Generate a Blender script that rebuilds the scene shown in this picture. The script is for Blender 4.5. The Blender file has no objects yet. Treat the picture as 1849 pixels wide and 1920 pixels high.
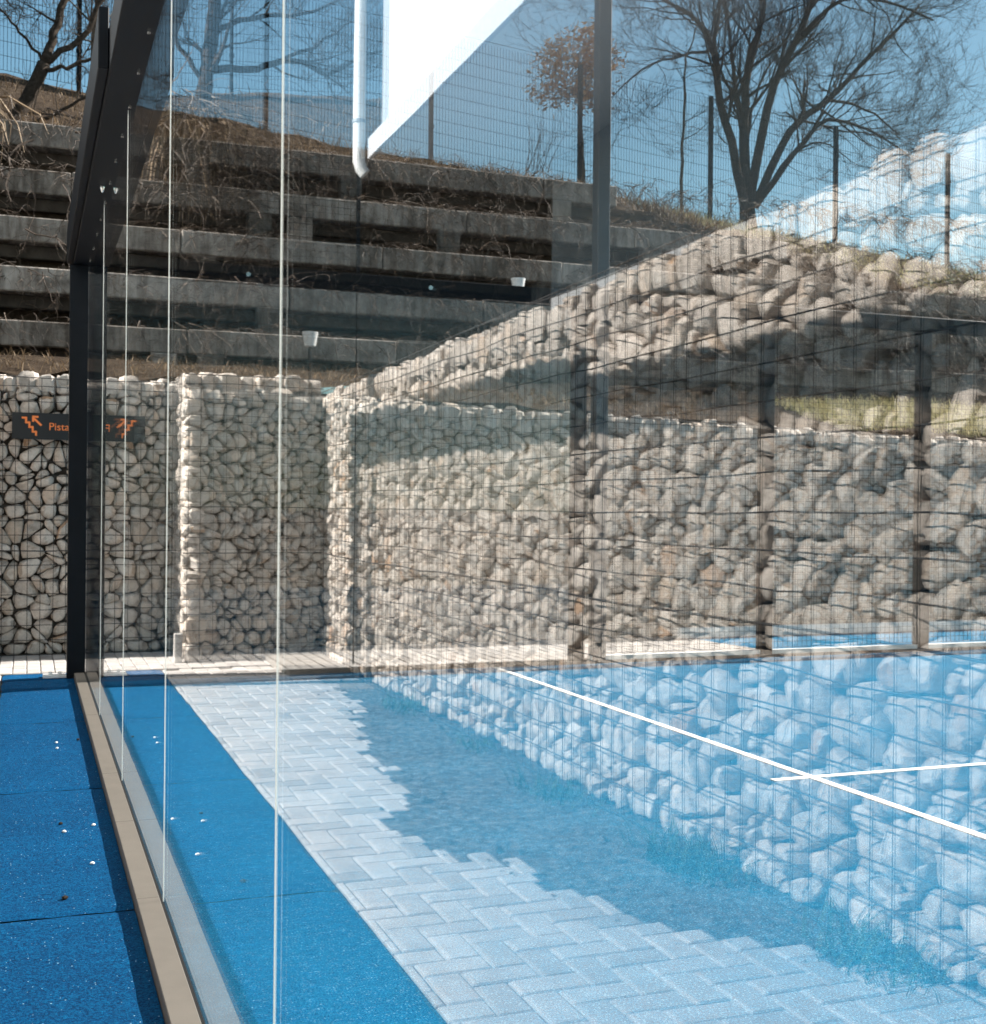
import bpy, math, random
import numpy as np
from mathutils import Vector
rad = math.radians
S = bpy.context.scene
C = S.collection

# ------------------------------------------------------------------ camera, sky, sun, exposure
cam = bpy.data.cameras.new('camera')
cam.sensor_fit = 'HORIZONTAL'; cam.sensor_width = 36.0; cam.lens = 45.75
cam.clip_start = 0.05; cam.clip_end = 2000
cam.dof.use_dof = True; cam.dof.focus_distance = 3.9; cam.dof.aperture_fstop = 9.0
co = bpy.data.objects.new('camera', cam); C.objects.link(co)
YAW = 20.36
co.location = (0, 0, 1.25)
from mathutils import Matrix
co.rotation_euler = (Matrix.Rotation(rad(-YAW), 3, 'Z') @ Matrix.Rotation(rad(90 - 0.09), 3, 'X') @ Matrix.Rotation(0.0095, 3, 'Z')).to_euler()
S.camera = co

SUN = Vector((1.0, 0.13, 0.73)).normalized()
SUN_EL = math.asin(SUN.z); SUN_AZ = math.atan2(SUN.x, SUN.y)
w = bpy.data.worlds.new('World'); S.world = w; w.use_nodes = True
nt = w.node_tree; nt.nodes.clear()
sky = nt.nodes.new('ShaderNodeTexSky'); sky.sky_type = 'NISHITA'; sky.sun_disc = False
sky.sun_elevation = SUN_EL; sky.sun_rotation = SUN_AZ
sky.altitude = 300; sky.air_density = 1.0; sky.dust_density = 0.4; sky.ozone_density = 3.2
bg = nt.nodes.new('ShaderNodeBackground'); bg.inputs['Strength'].default_value = 0.057
wo = nt.nodes.new('ShaderNodeOutputWorld')
tint = nt.nodes.new('ShaderNodeMix'); tint.data_type = 'RGBA'; tint.blend_type = 'MULTIPLY'
tint.inputs[0].default_value = 1.0; tint.inputs[7].default_value = (.90, 1.06, .88, 1)
nt.links.new(sky.outputs[0], tint.inputs[6]); nt.links.new(tint.outputs[2], bg.inputs[0]); nt.links.new(bg.outputs[0], wo.inputs[0])
sl = bpy.data.lights.new('sun', 'SUN'); sl.energy = 5.0; sl.angle = rad(0.5); sl.color = (1.0, 0.95, 0.88)
so = bpy.data.objects.new('sun', sl); C.objects.link(so)
so.rotation_euler = SUN.to_track_quat('Z', 'Y').to_euler(); so.location = (8, 4, 12)
S.view_settings.view_transform = 'Standard'; S.view_settings.look = 'None'
S.view_settings.exposure = 1.58; S.view_settings.gamma = 1.0; S.view_settings.use_curve_mapping = False
S.cycles.max_bounces = 10; S.cycles.glossy_bounces = 6; S.cycles.diffuse_bounces = 3
S.cycles.transparent_max_bounces = 32; S.cycles.transmission_bounces = 6
S.cycles.sample_clamp_indirect = 6.0

# ------------------------------------------------------------------ materials
def newmat(name):
    m = bpy.data.materials.new(name); m.use_nodes = True
    t = m.node_tree; t.nodes.clear()
    o = t.nodes.new('ShaderNodeOutputMaterial')
    return m, t, o
def N(t, typ, **kw):
    n = t.nodes.new(typ)
    for k, v in kw.items():
        if hasattr(n, k): setattr(n, k, v)
        else: n.inputs[k.replace('_', ' ')].default_value = v
    return n
def L(t, a, b): t.links.new(a, b)
def ramp(t, fac, stops):
    r = t.nodes.new('ShaderNodeValToRGB'); e = r.color_ramp.elements
    while len(e) > 1: e.remove(e[-1])
    e[0].position = stops[0][0]; e[0].color = (*stops[0][1], 1)
    for p, c in stops[1:]:
        x = e.new(p); x.color = (*c, 1)
    L(t, fac, r.inputs[0]); return r
def noise(t, vec, scale, detail=4, rough=.55):
    n = t.nodes.new('ShaderNodeTexNoise'); n.inputs['Scale'].default_value = scale
    n.inputs['Detail'].default_value = detail; n.inputs['Roughness'].default_value = rough
    if vec is not None: L(t, vec, n.inputs['Vector'])
    return n
def wpos(t): return t.nodes.new('ShaderNodeNewGeometry').outputs['Position']
def math_(t, op, a, b=None):
    m = t.nodes.new('ShaderNodeMath'); m.operation = op
    for i, v in enumerate((a, b)):
        if v is None: continue
        if isinstance(v, (int, float)): m.inputs[i].default_value = v
        else: L(t, v, m.inputs[i])
    return m.outputs[0]
def mixc(t, fac, a, b, blend='MIX'):
    m = t.nodes.new('ShaderNodeMix'); m.data_type = 'RGBA'; m.blend_type = blend
    for i, v in ((0, fac), (6, a), (7, b)):
        if isinstance(v, (int, float)): m.inputs[i].default_value = v
        elif isinstance(v, tuple): m.inputs[i].default_value = (*v, 1)
        else: L(t, v, m.inputs[i])
    return m.outputs[2]
def bsdf(t, o, col, rough=.8, spec=.3, metal=0, bump=None, bstr=.3, bdist=.01):
    b = t.nodes.new('ShaderNodeBsdfPrincipled')
    if isinstance(col, tuple): b.inputs['Base Color'].default_value = (*col, 1)
    else: L(t, col, b.inputs['Base Color'])
    if isinstance(rough, (int, float)): b.inputs['Roughness'].default_value = rough
    else: L(t, rough, b.inputs['Roughness'])
    b.inputs['Specular IOR Level'].default_value = spec; b.inputs['Metallic'].default_value = metal
    if bump is not None:
        bm = t.nodes.new('ShaderNodeBump'); bm.inputs['Strength'].default_value = bstr
        bm.inputs['Distance'].default_value = bdist
        L(t, bump, bm.inputs['Height']); L(t, bm.outputs[0], b.inputs['Normal'])
    L(t, b.outputs[0], o.inputs[0]); return b
def islandrand(t):
    g = t.nodes.new('ShaderNodeNewGeometry'); oi = t.nodes.new('ShaderNodeObjectInfo')
    return math_(t, 'FRACT', math_(t, 'ADD', g.outputs['Random Per Island'], math_(t, 'MULTIPLY', oi.outputs['Random'], 7.31)))

def mat_simple(name, col, rough=.6, spec=.4, metal=0, var=.12, vscale=6, bstr=0.0, bscale=200):
    m, t, o = newmat(name); p = wpos(t)
    n = noise(t, p, vscale, 6, .65)
    d = tuple(max(0, c * (1 - var)) for c in col); u = tuple(min(1, c * (1 + var)) for c in col)
    r = ramp(t, n.outputs[0], [(.25, d), (.75, u)])
    b = noise(t, p, bscale, 3) if bstr > 0 else None
    bsdf(t, o, r.outputs[0], rough, spec, metal, b.outputs[0] if b else None, bstr, .003)
    return m

def mat_stone():
    m, t, o = newmat('limestone'); p = wpos(t); rnd = islandrand(t)
    base = ramp(t, rnd, [(0, (.63, .56, .50)), (.2, (.525, .475, .43)), (.4, (.71, .64, .58)), (.56, (.58, .525, .475)), (.68, (.42, .375, .335)),
                         (.78, (.66, .585, .52)), (.88, (.54, .445, .365)), (.96, (.62, .555, .505)), (1, (.45, .30, .20))])
    n1 = noise(t, p, 14, 8, .7); n2 = noise(t, p, 70, 6, .7)
    c = mixc(t, .75, base.outputs[0], ramp(t, n1.outputs[0], [(.30, (.42, .38, .345)), (.48, (.92, .92, .91)), (.72, (1.14, 1.13, 1.11))]).outputs[0], 'MULTIPLY')
    rust = ramp(t, noise(t, p, 5, 5, .6).outputs[0], [(.6, (0, 0, 0)), (.74, (1, 1, 1))])
    c = mixc(t, math_(t, 'MULTIPLY', rust.outputs[0], .22), c, (.38, .23, .13))
    c = mixc(t, .5, c, ramp(t, n2.outputs[0], [(.3, (.62, .6, .58)), (.6, (1.05, 1.05, 1.05))]).outputs[0], 'MULTIPLY')
    h = math_(t, 'ADD', math_(t, 'MULTIPLY', n1.outputs[0], 1.0), math_(t, 'MULTIPLY', n2.outputs[0], .45))
    bsdf(t, o, c, .9, .15, 0, h, 1.0, .017)
    return m

def mat_turf(name, a, b2, c3, gr=150, vs=90, dens=.80, sand=(.36, .58, .70)):
    m, t, o = newmat(name); p = wpos(t)
    fine = noise(t, p, gr, 4, .8); mid = noise(t, p, 26, 6, .75); big = noise(t, p, 1.6, 5, .65)
    c = ramp(t, fine.outputs[0], [(.36, a), (.5, b2), (.64, c3)]).outputs[0]
    c = mixc(t, .8, c, ramp(t, mid.outputs[0], [(.3, (.68, .70, .72)), (.7, (1.22, 1.2, 1.17))]).outputs[0], 'MULTIPLY')
    c = mixc(t, .8, c, ramp(t, big.outputs[0], [(.3, (.72, .74, .76)), (.7, (1.14, 1.13, 1.1))]).outputs[0], 'MULTIPLY')
    v = t.nodes.new('ShaderNodeTexVoronoi'); v.inputs['Scale'].default_value = vs; L(t, p, v.inputs['Vector'])
    sc = t.nodes.new('ShaderNodeSeparateColor'); L(t, v.outputs['Color'], sc.inputs[0])
    rad_ = math_(t, 'MULTIPLY', sc.outputs[1], .22 if dens > .6 else .42)
    sp = math_(t, 'LESS_THAN', v.outputs['Distance'], rad_)
    pick = math_(t, 'GREATER_THAN', sc.outputs[0], dens)
    c = mixc(t, math_(t, 'MULTIPLY', math_(t, 'MULTIPLY', sp, pick), .75), c, sand)
    h = math_(t, 'ADD', fine.outputs[0], math_(t, 'MULTIPLY', mid.outputs[0], .6))
    bsdf(t, o, c, .9, .08, 0, h, .8, .008)
    return m

def mat_paver():
    m, t, o = newmat('paver_concrete'); p = wpos(t); rnd = islandrand(t)
    base = ramp(t, rnd, [(0, (.33, .31, .295)), (.35, (.385, .362, .345)), (.8, (.42, .395, .375)), (.93, (.38, .36, .34)), (1, (.26, .245, .235))])
    n1 = noise(t, p, 7, 6, .65); n2 = noise(t, p, 260, 3, .7)
    c = mixc(t, .6, base.outputs[0], ramp(t, n1.outputs[0], [(.3, (.74, .73, .72)), (.62, (1.08, 1.08, 1.08))]).outputs[0], 'MULTIPLY')
    c = mixc(t, .5, c, ramp(t, n2.outputs[0], [(.3, (.72, .72, .72)), (.7, (1.1, 1.1, 1.1))]).outputs[0], 'MULTIPLY')
    bsdf(t, o, c, .85, .25, 0, n2.outputs[0], .35, .004)
    return m

def mat_soil(name, a, b2, c3, sc=9):
    m, t, o = newmat(name); p = wpos(t)
    n1 = noise(t, p, sc, 8, .7); n2 = noise(t, p, sc * 12, 5, .75)
    c = ramp(t, n1.outputs[0], [(.3, a), (.52, b2), (.72, c3)]).outputs[0]
    c = mixc(t, .8, c, ramp(t, n2.outputs[0], [(.3, (.5, .5, .5)), (.7, (1.35, 1.3, 1.25))]).outputs[0], 'MULTIPLY')
    bsdf(t, o, c, .95, .1, 0, math_(t, 'ADD', n1.outputs[0], n2.outputs[0]), 1.0, .03)
    return m

def mat_concrete():
    m, t, o = newmat('weathered_concrete'); p = wpos(t); rnd = islandrand(t)
    base = ramp(t, rnd, [(0, (.19, .17, .15)), (.5, (.29, .265, .24)), (1, (.38, .35, .32))])
    n1 = noise(t, p, 3.5, 8, .7)
    mp = t.nodes.new('ShaderNodeMapping'); mp.inputs['Scale'].default_value = (9, 9, 1.2); L(t, p, mp.inputs[0])
    n2 = noise(t, mp.outputs[0], 1.4, 6, .65)
    c = mixc(t, .85, base.outputs[0], ramp(t, n1.outputs[0], [(.34, (.22, .19, .165)), (.58, (1.12, 1.1, 1.08))]).outputs[0], 'MULTIPLY')
    c = mixc(t, .7, c, ramp(t, n2.outputs[0], [(.38, (.32, .28, .25)), (.6, (1.05, 1.05, 1.05))]).outputs[0], 'MULTIPLY')
    bsdf(t, o, c, .9, .15, 0, noise(t, p, 60, 5, .7).outputs[0], .5, .008)
    return m

def mat_glass(name, n_):
    m, t, o = newmat(name)
    g = t.nodes.new('ShaderNodeNewGeometry')
    ior = t.nodes.new('ShaderNodeMix'); ior.data_type = 'FLOAT'
    ior.inputs[2].default_value = n_; ior.inputs[3].default_value = 1 / n_
    L(t, g.outputs['Backfacing'], ior.inputs[0])
    fr = t.nodes.new('ShaderNodeFresnel'); L(t, ior.outputs[0], fr.inputs['IOR'])
    tr = t.nodes.new('ShaderNodeBsdfTransparent'); tr.inputs[0].default_value = (.990, .988, .984, 1)
    gl = t.nodes.new('ShaderNodeBsdfGlossy'); gl.inputs['Roughness'].default_value = 0.0
    gl.inputs[0].default_value = (1, 1, 1, 1)
    wv = noise(t, g.outputs['Position'], 2.3, 2, .4); bp = t.nodes.new('ShaderNodeBump')
    bp.inputs['Strength'].default_value = 1.0; bp.inputs['Distance'].default_value = .0003
    L(t, wv.outputs[0], bp.inputs['Height']); L(t, bp.outputs[0], gl.inputs['Normal'])
    mx = t.nodes.new('ShaderNodeMixShader')
    L(t, fr.outputs[0], mx.inputs[0]); L(t, tr.outputs[0], mx.inputs[1]); L(t, gl.outputs[0], mx.inputs[2])
    L(t, mx.outputs[0], o.inputs[0]); return m

def mat_leafy(name, cols, trans=.25):
    m, t, o = newmat(name); rnd = islandrand(t)
    r = ramp(t, rnd, [(i / (len(cols) - 1), c) for i, c in enumerate(cols)])
    d = t.nodes.new('ShaderNodeBsdfPrincipled'); d.inputs['Roughness'].default_value = .65; d.inputs['Specular IOR Level'].default_value = .25
    L(t, r.outputs[0], d.inputs['Base Color'])
    tl = t.nodes.new('ShaderNodeBsdfTranslucent'); L(t, r.outputs[0], tl.inputs[0])
    mx = t.nodes.new('ShaderNodeMixShader'); mx.inputs[0].default_value = trans
    L(t, d.outputs[0], mx.inputs[1]); L(t, tl.outputs[0], mx.inputs[2]); L(t, mx.outputs[0], o.inputs[0]); return m

def mat_seal():
    m, t, o = newmat('pale_seal')
    d = t.nodes.new('ShaderNodeBsdfDiffuse'); d.inputs[0].default_value = (.74, .74, .72, 1)
    tl = t.nodes.new('ShaderNodeBsdfTranslucent'); tl.inputs[0].default_value = (.80, .81, .78, 1)
    mx = t.nodes.new('ShaderNodeMixShader'); mx.inputs[0].default_value = .6
    L(t, d.outputs[0], mx.inputs[1]); L(t, tl.outputs[0], mx.inputs[2]); L(t, mx.outputs[0], o.inputs[0]); return m

M = dict(
    stone=mat_stone(), paver=mat_paver(), concrete=mat_concrete(), glass=mat_glass('reflective_glass', 2.2), sideglass=mat_glass('clear_glass', 1.45), seal=mat_seal(),
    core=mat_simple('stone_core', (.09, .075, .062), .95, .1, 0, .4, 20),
    mat=mat_turf('verge_turf', (.000, .018, .066), (.0003, .056, .160), (.002, .118, .275)),
    court=mat_turf('court_turf', (.000, .058, .138), (.002, .132, .270), (.04, .26, .42), 150, 130, .35, (.14, .33, .46)),
    line=mat_simple('line_paint', (.80, .80, .78), .8, .2, 0, .06, 40, .4, 300),
    rail=mat_simple('rail_aluminium', (.145, .129, .110), .5, .4, 0, .10, 9, .15, 400),
    steel=mat_simple('dark_steel', (.0030, .0046, .0075), .5, .16, 0, .25, 5),
    pole=mat_simple('pole_steel', (.030, .034, .038), .45, .5, 0, .2, 3),
    wire=mat_simple('gabion_wire', (.045, .042, .040), .6, .4, 0, .3, 30),
    fencewire=mat_simple('fence_wire', (.010, .011, .012), .9, .1, 0, .2, 8),
    rubber=mat_simple('black_gasket', (.01, .01, .01), .7, .3, 0, .2, 20),
    chrome=mat_simple('zinc_bolt', (.75, .75, .73), .25, .5, 1, .05, 20),
    darkconcrete=mat_simple('dark_concrete', (.060, .050, .042), .95, .1, 0, .5, 6, .4, 80),
    soil=mat_soil('bank_soil', (.028, .019, .013), (.062, .044, .030), (.13, .10, .07), 7),
    gravel=mat_soil('dark_gravel', (.10, .095, .09), (.22, .205, .19), (.42, .39, .36), 20),
    sand=mat_soil('pale_grit', (.25, .23, .21), (.33, .31, .28), (.40, .37, .34), 12),
    earth=mat_soil('earth', (.10, .08, .06), (.16, .13, .10), (.22, .19, .15), .4),
    bark=mat_soil('bark', (.035, .028, .022), (.08, .064, .052), (.16, .13, .108), 22),
    palebark=mat_soil('pale_bark', (.10, .08, .062), (.20, .165, .135), (.34, .29, .24), 25),
    orange=mat_leafy('orange_leaf', [(.34, .13, .03), (.54, .23, .06), (.66, .36, .13), (.38, .18, .07)], .5),
    green=mat_leafy('green_leaf', [(.025, .05, .012), (.05, .09, .02), (.09, .13, .035), (.04, .06, .02)], .3),
    straw=mat_leafy('dry_straw', [(.09, .06, .035), (.17, .115, .068), (.28, .20, .125), (.06, .04, .024)], .2),
    grass=mat_leafy('pale_grass', [(.30, .27, .12), (.42, .38, .21), (.50, .44, .27), (.20, .22, .08)], .3),
    twig=mat_leafy('dry_twig', [(.030, .020, .014), (.055, .036, .025), (.085, .060, .042), (.045, .030, .022), (.060, .042, .03), (.20, .155, .12)], .0),
    white=mat_simple('white_render', (.80, .80, .79), .8, .2, 0, .03, 1.5, .2, 120),
    lowwall=mat_simple('lower_render', (.30, .31, .32), .85, .2, 0, .06, 1.2, .2, 120),
    fascia=mat_simple('pale_fascia', (.46, .48, .51), .6, .3, 0, .06, 2),
    greywall=mat_simple('grey_render', (.60, .62, .64), .85, .2, 0, .06, 1.2, .2, 120),
    trim=mat_simple('grey_trim', (.30, .34, .38), .5, .4, 0, .06, 2),
    zinc=mat_simple('white_pipe', (.72, .73, .73), .35, .5, 0, .05, 4),
    signblack=mat_simple('sign_black', (.008, .009, .011), .45, .4, 0, .1, 10),
    signorange=mat_simple('sign_orange', (.80, .22, .06), .5, .3, 0, .05, 10),
)

# ------------------------------------------------------------------ mesh helpers
class MB:
    def __init__(s): s.v = []; s.f = []
    def box(s, x0, x1, y0, y1, z0, z1, skip=''):
        b = len(s.v)
        s.v += [(x, y, z) for z in (z0, z1) for y in (y0, y1) for x in (x0, x1)]
        for k, q in dict(b=(0, 2, 3, 1), t=(4, 5, 7, 6), f=(0, 1, 5, 4), k=(2, 6, 7, 3), l=(0, 4, 6, 2), r=(1, 3, 7, 5)).items():
            if k not in skip: s.f.append(tuple(b + i for i in q))
    def cbox(s, x0, x1, y0, y1, z0, z1, c):          # box with a chamfered top
        b = len(s.v)
        s.v += [(x0, y0, z0), (x1, y0, z0), (x1, y1, z0), (x0, y1, z0),
                (x0, y0, z1 - c), (x1, y0, z1 - c), (x1, y1, z1 - c), (x0, y1, z1 - c),
                (x0 + c, y0 + c, z1), (x1 - c, y0 + c, z1), (x1 - c, y1 - c, z1), (x0 + c, y1 - c, z1)]
        for r in (0, 4):
            for i in range(4):
                j = (i + 1) % 4
                s.f.append((b + r + i, b + r + j, b + r + 4 + j, b + r + 4 + i))
        s.f.append((b + 8, b + 9, b + 10, b + 11))
    def tube(s, pts, rads, n=5, cap=True):
        pts = [Vector(p) for p in pts]; b = len(s.v); m = len(pts)
        prev = None
        for i, p in enumerate(pts):
            d = (pts[min(i + 1, m - 1)] - pts[max(i - 1, 0)])
            if d.length < 1e-9: d = Vector((0, 0, 1))
            d.normalize()
            if prev is None:
                a = d.cross(Vector((0, 0, 1)) if abs(d.z) < .9 else Vector((1, 0, 0))).normalized()
            else:
                a = (prev - d * prev.dot(d))
                a = a.normalized() if a.length > 1e-6 else d.orthogonal().normalized()
            prev = a; c = d.cross(a)
            r = rads[i] if hasattr(rads, '__len__') else rads
            for k in range(n):
                an = 2 * math.pi * k / n
                s.v.append(tuple(p + (a * math.cos(an) + c * math.sin(an)) * r))
        for i in range(m - 1):
            for k in range(n):
                k2 = (k + 1) % n
                s.f.append((b + i * n + k, b + i * n + k2, b + (i + 1) * n + k2, b + (i + 1) * n + k))
        if cap and n > 2:
            s.f.append(tuple(b + k for k in reversed(range(n)))); s.f.append(tuple(b + (m - 1) * n + k for k in range(n)))
    def quad(s, a, b_, c, d):
        b = len(s.v); s.v += [tuple(a), tuple(b_), tuple(c), tuple(d)]; s.f.append((b, b + 1, b + 2, b + 3))
    def tri(s, a, b_, c):
        b = len(s.v); s.v += [tuple(a), tuple(b_), tuple(c)]; s.f.append((b, b + 1, b + 2))
    def mesh(s, name, smooth=False):
        m = bpy.data.meshes.new(name); m.from_pydata(s.v, [], s.f); m.validate()
        if smooth: m.shade_smooth()
        return m
    def build(s, name, mat, parent=None, smooth=False, kind=None, sharp=None):
        m = s.mesh(name, smooth)
        if sharp: m.set_sharp_from_angle(angle=rad(sharp))
        m.materials.append(mat)
        o = bpy.data.objects.new(name, m); C.objects.link(o)
        if parent is not None: o.parent = parent
        if kind: o['kind'] = kind
        return o
def thing(name, label, cat, loc=(0, 0, 0), group=None):
    o = bpy.data.objects.new(name, None); C.objects.link(o); o.location = loc
    o.empty_display_size = .2
    o['label'] = label; o['category'] = cat
    if group: o['group'] = group
    return o
def tag(o, label, cat, group=None):
    o['label'] = label; o['category'] = cat
    if group: o['group'] = group
    return o
def beveled(o, w=.006, seg=2):
    b = o.modifiers.new('bevel', 'BEVEL'); b.width = w; b.segments = seg; b.limit_method = 'ANGLE'
    return o

# key dimensions (metres): the glass runs along Y at GX; court corner at CY
GX, CY = 0.400, 9.60
WX = -1.50          # face of the long gabion wall behind the camera
BY = 11.12          # face of the gabion wall at the far end

# ------------------------------------------------------------------ ground and floors
g = MB(); g.quad((-900, -900, -.06), (900, -900, -.06), (900, 900, -.06), (-900, 900, -.06))
g.build('ground', M['earth'], kind='structure')
c = MB(); c.box(GX + .014, 20.4, -.35, 9.33, -.05, 0)
court = c.build('court_floor', M['court'], kind='structure')
c = MB(); c.box(GX + .014, 20.4, 9.335, CY - .03, -.05, -.004)
c.build('drain_channel', M['darkconcrete'], kind='structure')
def strip(name, x0, x1, y0, y1, z, parent, mat):
    b = MB(); b.box(x0, x1, y0, y1, .0005, z, 'b'); return b.build(name, mat, parent)
strip('service_line', 3.464, 3.508, -.3, 9.31, .004, court, M['line'])
strip('centre_line', 3.27, 3.4635, 5.003, 5.046, .004, court, M['line'])
strip('centre_line', 3.5085, 10.4, 5.003, 5.046, .004, court, M['line'])

v = MB(); v.box(-.17, GX - .079, .2, 9.92, -.05, -.006)
verge = v.build('turf_verge', M['rubber'], kind='structure')
random.seed(4)
cuts = [.25, 2.2, 4.03, 5.82, 7.66, 9.92]
for a, b in zip(cuts[:-1], cuts[1:]):
    # one length of blue turf with a slightly frayed seam and edge
    mb = MB(); nx, ny = 10, 46
    for j in range(ny + 1):
        for i in range(nx + 1):
            x = -.16 + (GX - .08 + .16) * i / nx; y = a + (b - a) * j / ny
            z = .003 + random.uniform(-.0012, .0012)
            if i == 0: x += random.uniform(-.006, .006); z -= .006
            if j == 0: y += .003 + random.uniform(0, .003); z -= .005
            if j == ny: y -= .003 + random.uniform(0, .003); z -= .005
            if b > 9 and j == ny: z -= .004; 
            mb.v.append((x, y, z))
    for j in range(ny):
        for i in range(nx):
            k = j * (nx + 1) + i; mb.f.append((k, k + 1, k + nx + 2, k + nx + 1))
    mb.build('turf_strip', M['mat'], verge, smooth=True)

# path beside the court: herringbone block paving, toothed outer edge
pb = MB(); pb.box(-1.62, -.171, -1.0, 9.94, -.05, -.012)
path = pb.build('path', M['gravel'], kind='structure')
rng = random.Random(11)
W = .1
EY = [1.0, 2.8, 3.08, 3.24, 3.39, 3.75, 4.2, 4.42, 4.92, 5.36, 6.4, 7.4, 8.2, 9.0, 12]
EX = [-1.56, -1.55, -1.22, -1.08, -.94, -.88, -.79, -.60, -.60, -.82, -.89, -1.13, -1.22, -1.3, -1.35]
def edge_x(y):      # where the last blocks stop and loose gravel takes over
    return float(np.interp(y, EY, EX))
def add_paver(x0, x1, y0, y1, parent, base=.0):
    gp = .0022; mb = MB(); dz = rng.uniform(-.002, .002)
    cx, cy = (x0 + x1) / 2, (y0 + y1) / 2
    hx, hy = (x1 - x0) / 2 - gp, (y1 - y0) / 2 - gp
    mb.cbox(-hx, hx, -hy, hy, -.03, .0, .0055)
    o = mb.build('paver', M['paver'], parent); o.location = (cx, cy, base + dz)
    o.rotation_euler = (rng.uniform(-.006, .006), rng.uniform(-.006, .006), rng.uniform(-.004, .004))
pav = []
for i in range(-17, 3):
    for j in range(8, 101):
        k = (i - j) % 4
        if k == 0: r = (i * W, (i + 2) * W, j * W, (j + 1) * W)
        elif k == 3: r = (i * W, (i + 1) * W, j * W, (j + 2) * W)
        else: continue
        r = (r[0] - .003, r[1] - .003, r[2], r[3])
        xm, ym = (r[0] + r[1]) / 2, (r[2] + r[3]) / 2
        if r[1] > -.171 and r[0] < -.20: r = (r[0], -.172, r[2], r[3])
        if r[1] > -.171 or r[1] < edge_x(ym) or r[3] > 9.93 or ym < 1.6: continue
        e_ = edge_x(ym) + rng.uniform(-.075, .07)
        if r[0] < e_: r = (e_, r[1], r[2], r[3])
        if r[1] - r[0] < .03: continue
        pav.append(r)
pav.sort(key=lambda r: r[2])
for r in pav[:300]: add_paver(*r, path)
rest = MB()
for r in pav[300:]: rest.cbox(r[0] + .0022, r[1] - .0022, r[2] + .0022, r[3] - .0022, -.03, rng.uniform(-.002, .002), .0055)
if rest.f: rest.build('paver', M['paver'], path, kind='stuff')
# gravel and grit between the blocks and the wall
gm = MB(); rng2 = np.random.RandomState(5)
for _ in range(16000):
    y = rng2.uniform(1.5, 9.6); x = rng2.uniform(-1.56, edge_x(y) - .01)
    if rng2.rand() < .012: x = edge_x(y) + abs(rng2.normal(0, .07))
    r = abs(rng2.normal(0, .004)) + .002
    if rng2.rand() < .02: r *= 2.6
    z = (-.012 if x < edge_x(y) else .001) + r * .3; b = len(gm.v); a0 = rng2.uniform(0, 6.28)
    gm.v += [(x + r * math.cos(a0 + q), y + r * math.sin(a0 + q), z - r * .4) for q in (0, 1.57, 3.14, 4.71)] + [(x + r * .2, y, z + r * rng2.uniform(.5, .9))]
    gm.f += [(b, b + 1, b + 4), (b + 1, b + 2, b + 4), (b + 2, b + 3, b + 4), (b + 3, b, b + 4)]
gm.build('gravel', M['gravel'], kind='stuff')
sb = MB()
for j in range(25):
    for i in range(9):
        x = -1.53 + .62 * i / 8; y = 8.0 + 1.95 * j / 24
        t_ = min(1, max(0, (y - 8.0) / .9)) * (1 - max(0, (i / 8 - .55)) * .8)
        sb.v.append((x, y, -.022 + .022 * t_ + rng.uniform(-.002, .002)))
for j in range(24):
    for i in range(8):
        k = j * 9 + i; sb.f.append((k, k + 1, k + 10, k + 9))
sb.build('grit_patch', M['sand'], kind='structure', smooth=True)

# paving across the far end, in front of the gabion wall
pb = MB(); pb.box(-1.6, 6.5, 9.945, BY + .1, -.05, -.004); pb.box(.42, 6.5, CY + .06, 9.944, -.05, -.004)
bpath = pb.build('pavement', M['gravel'], kind='structure')
big = []
for row in range(9):
    y0 = 9.62 + row * .2
    for col in range(82):
        x0 = -1.6 + col * .1 + 0
        off = .1 if col % 2 else 0
        r = (x0, x0 + .1, y0 + off - .1, y0 + off + .1)
        if r[1] > 6.45 - (r[2] - 9.6) * .03 or r[2] > BY - .03: continue
        r = (r[0], r[1], r[2], min(r[3], BY + .06))
        if r[0] < .42: r = (r[0], r[1], max(r[2], 9.95), r[3])
        r = (r[0], r[1], max(r[2], CY + .065), r[3])
        if r[3] - r[2] < .03: continue
        big.append(r)
big.sort(key=lambda r: abs((r[0] + r[1]) / 2 - .3))
for r in big[:300]: add_paver(*r, bpath, .004)
rest = MB()
for r in big[300:]: rest.cbox(r[0] + .002, r[1] - .002, r[2] + .002, r[3] - .002, -.03, .004 + rng.uniform(-.002, .002), .005)
rest.build('paver', M['paver'], bpath, kind='stuff')
b = MB(); b.v = [(6.3, 9.66, .006), (20.4, 9.66, .006), (20.4, 10.86, .006), (6.1, 11.0, .006)]; b.f = [(0, 1, 2, 3)]
b.build('turf_path', M['court'], kind='structure')
b = MB(); b.box(6.0, 20.4, 10.92, 11.02, -.05, .10)
kb = b.build('kerb', M['line'], kind='structure')

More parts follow.
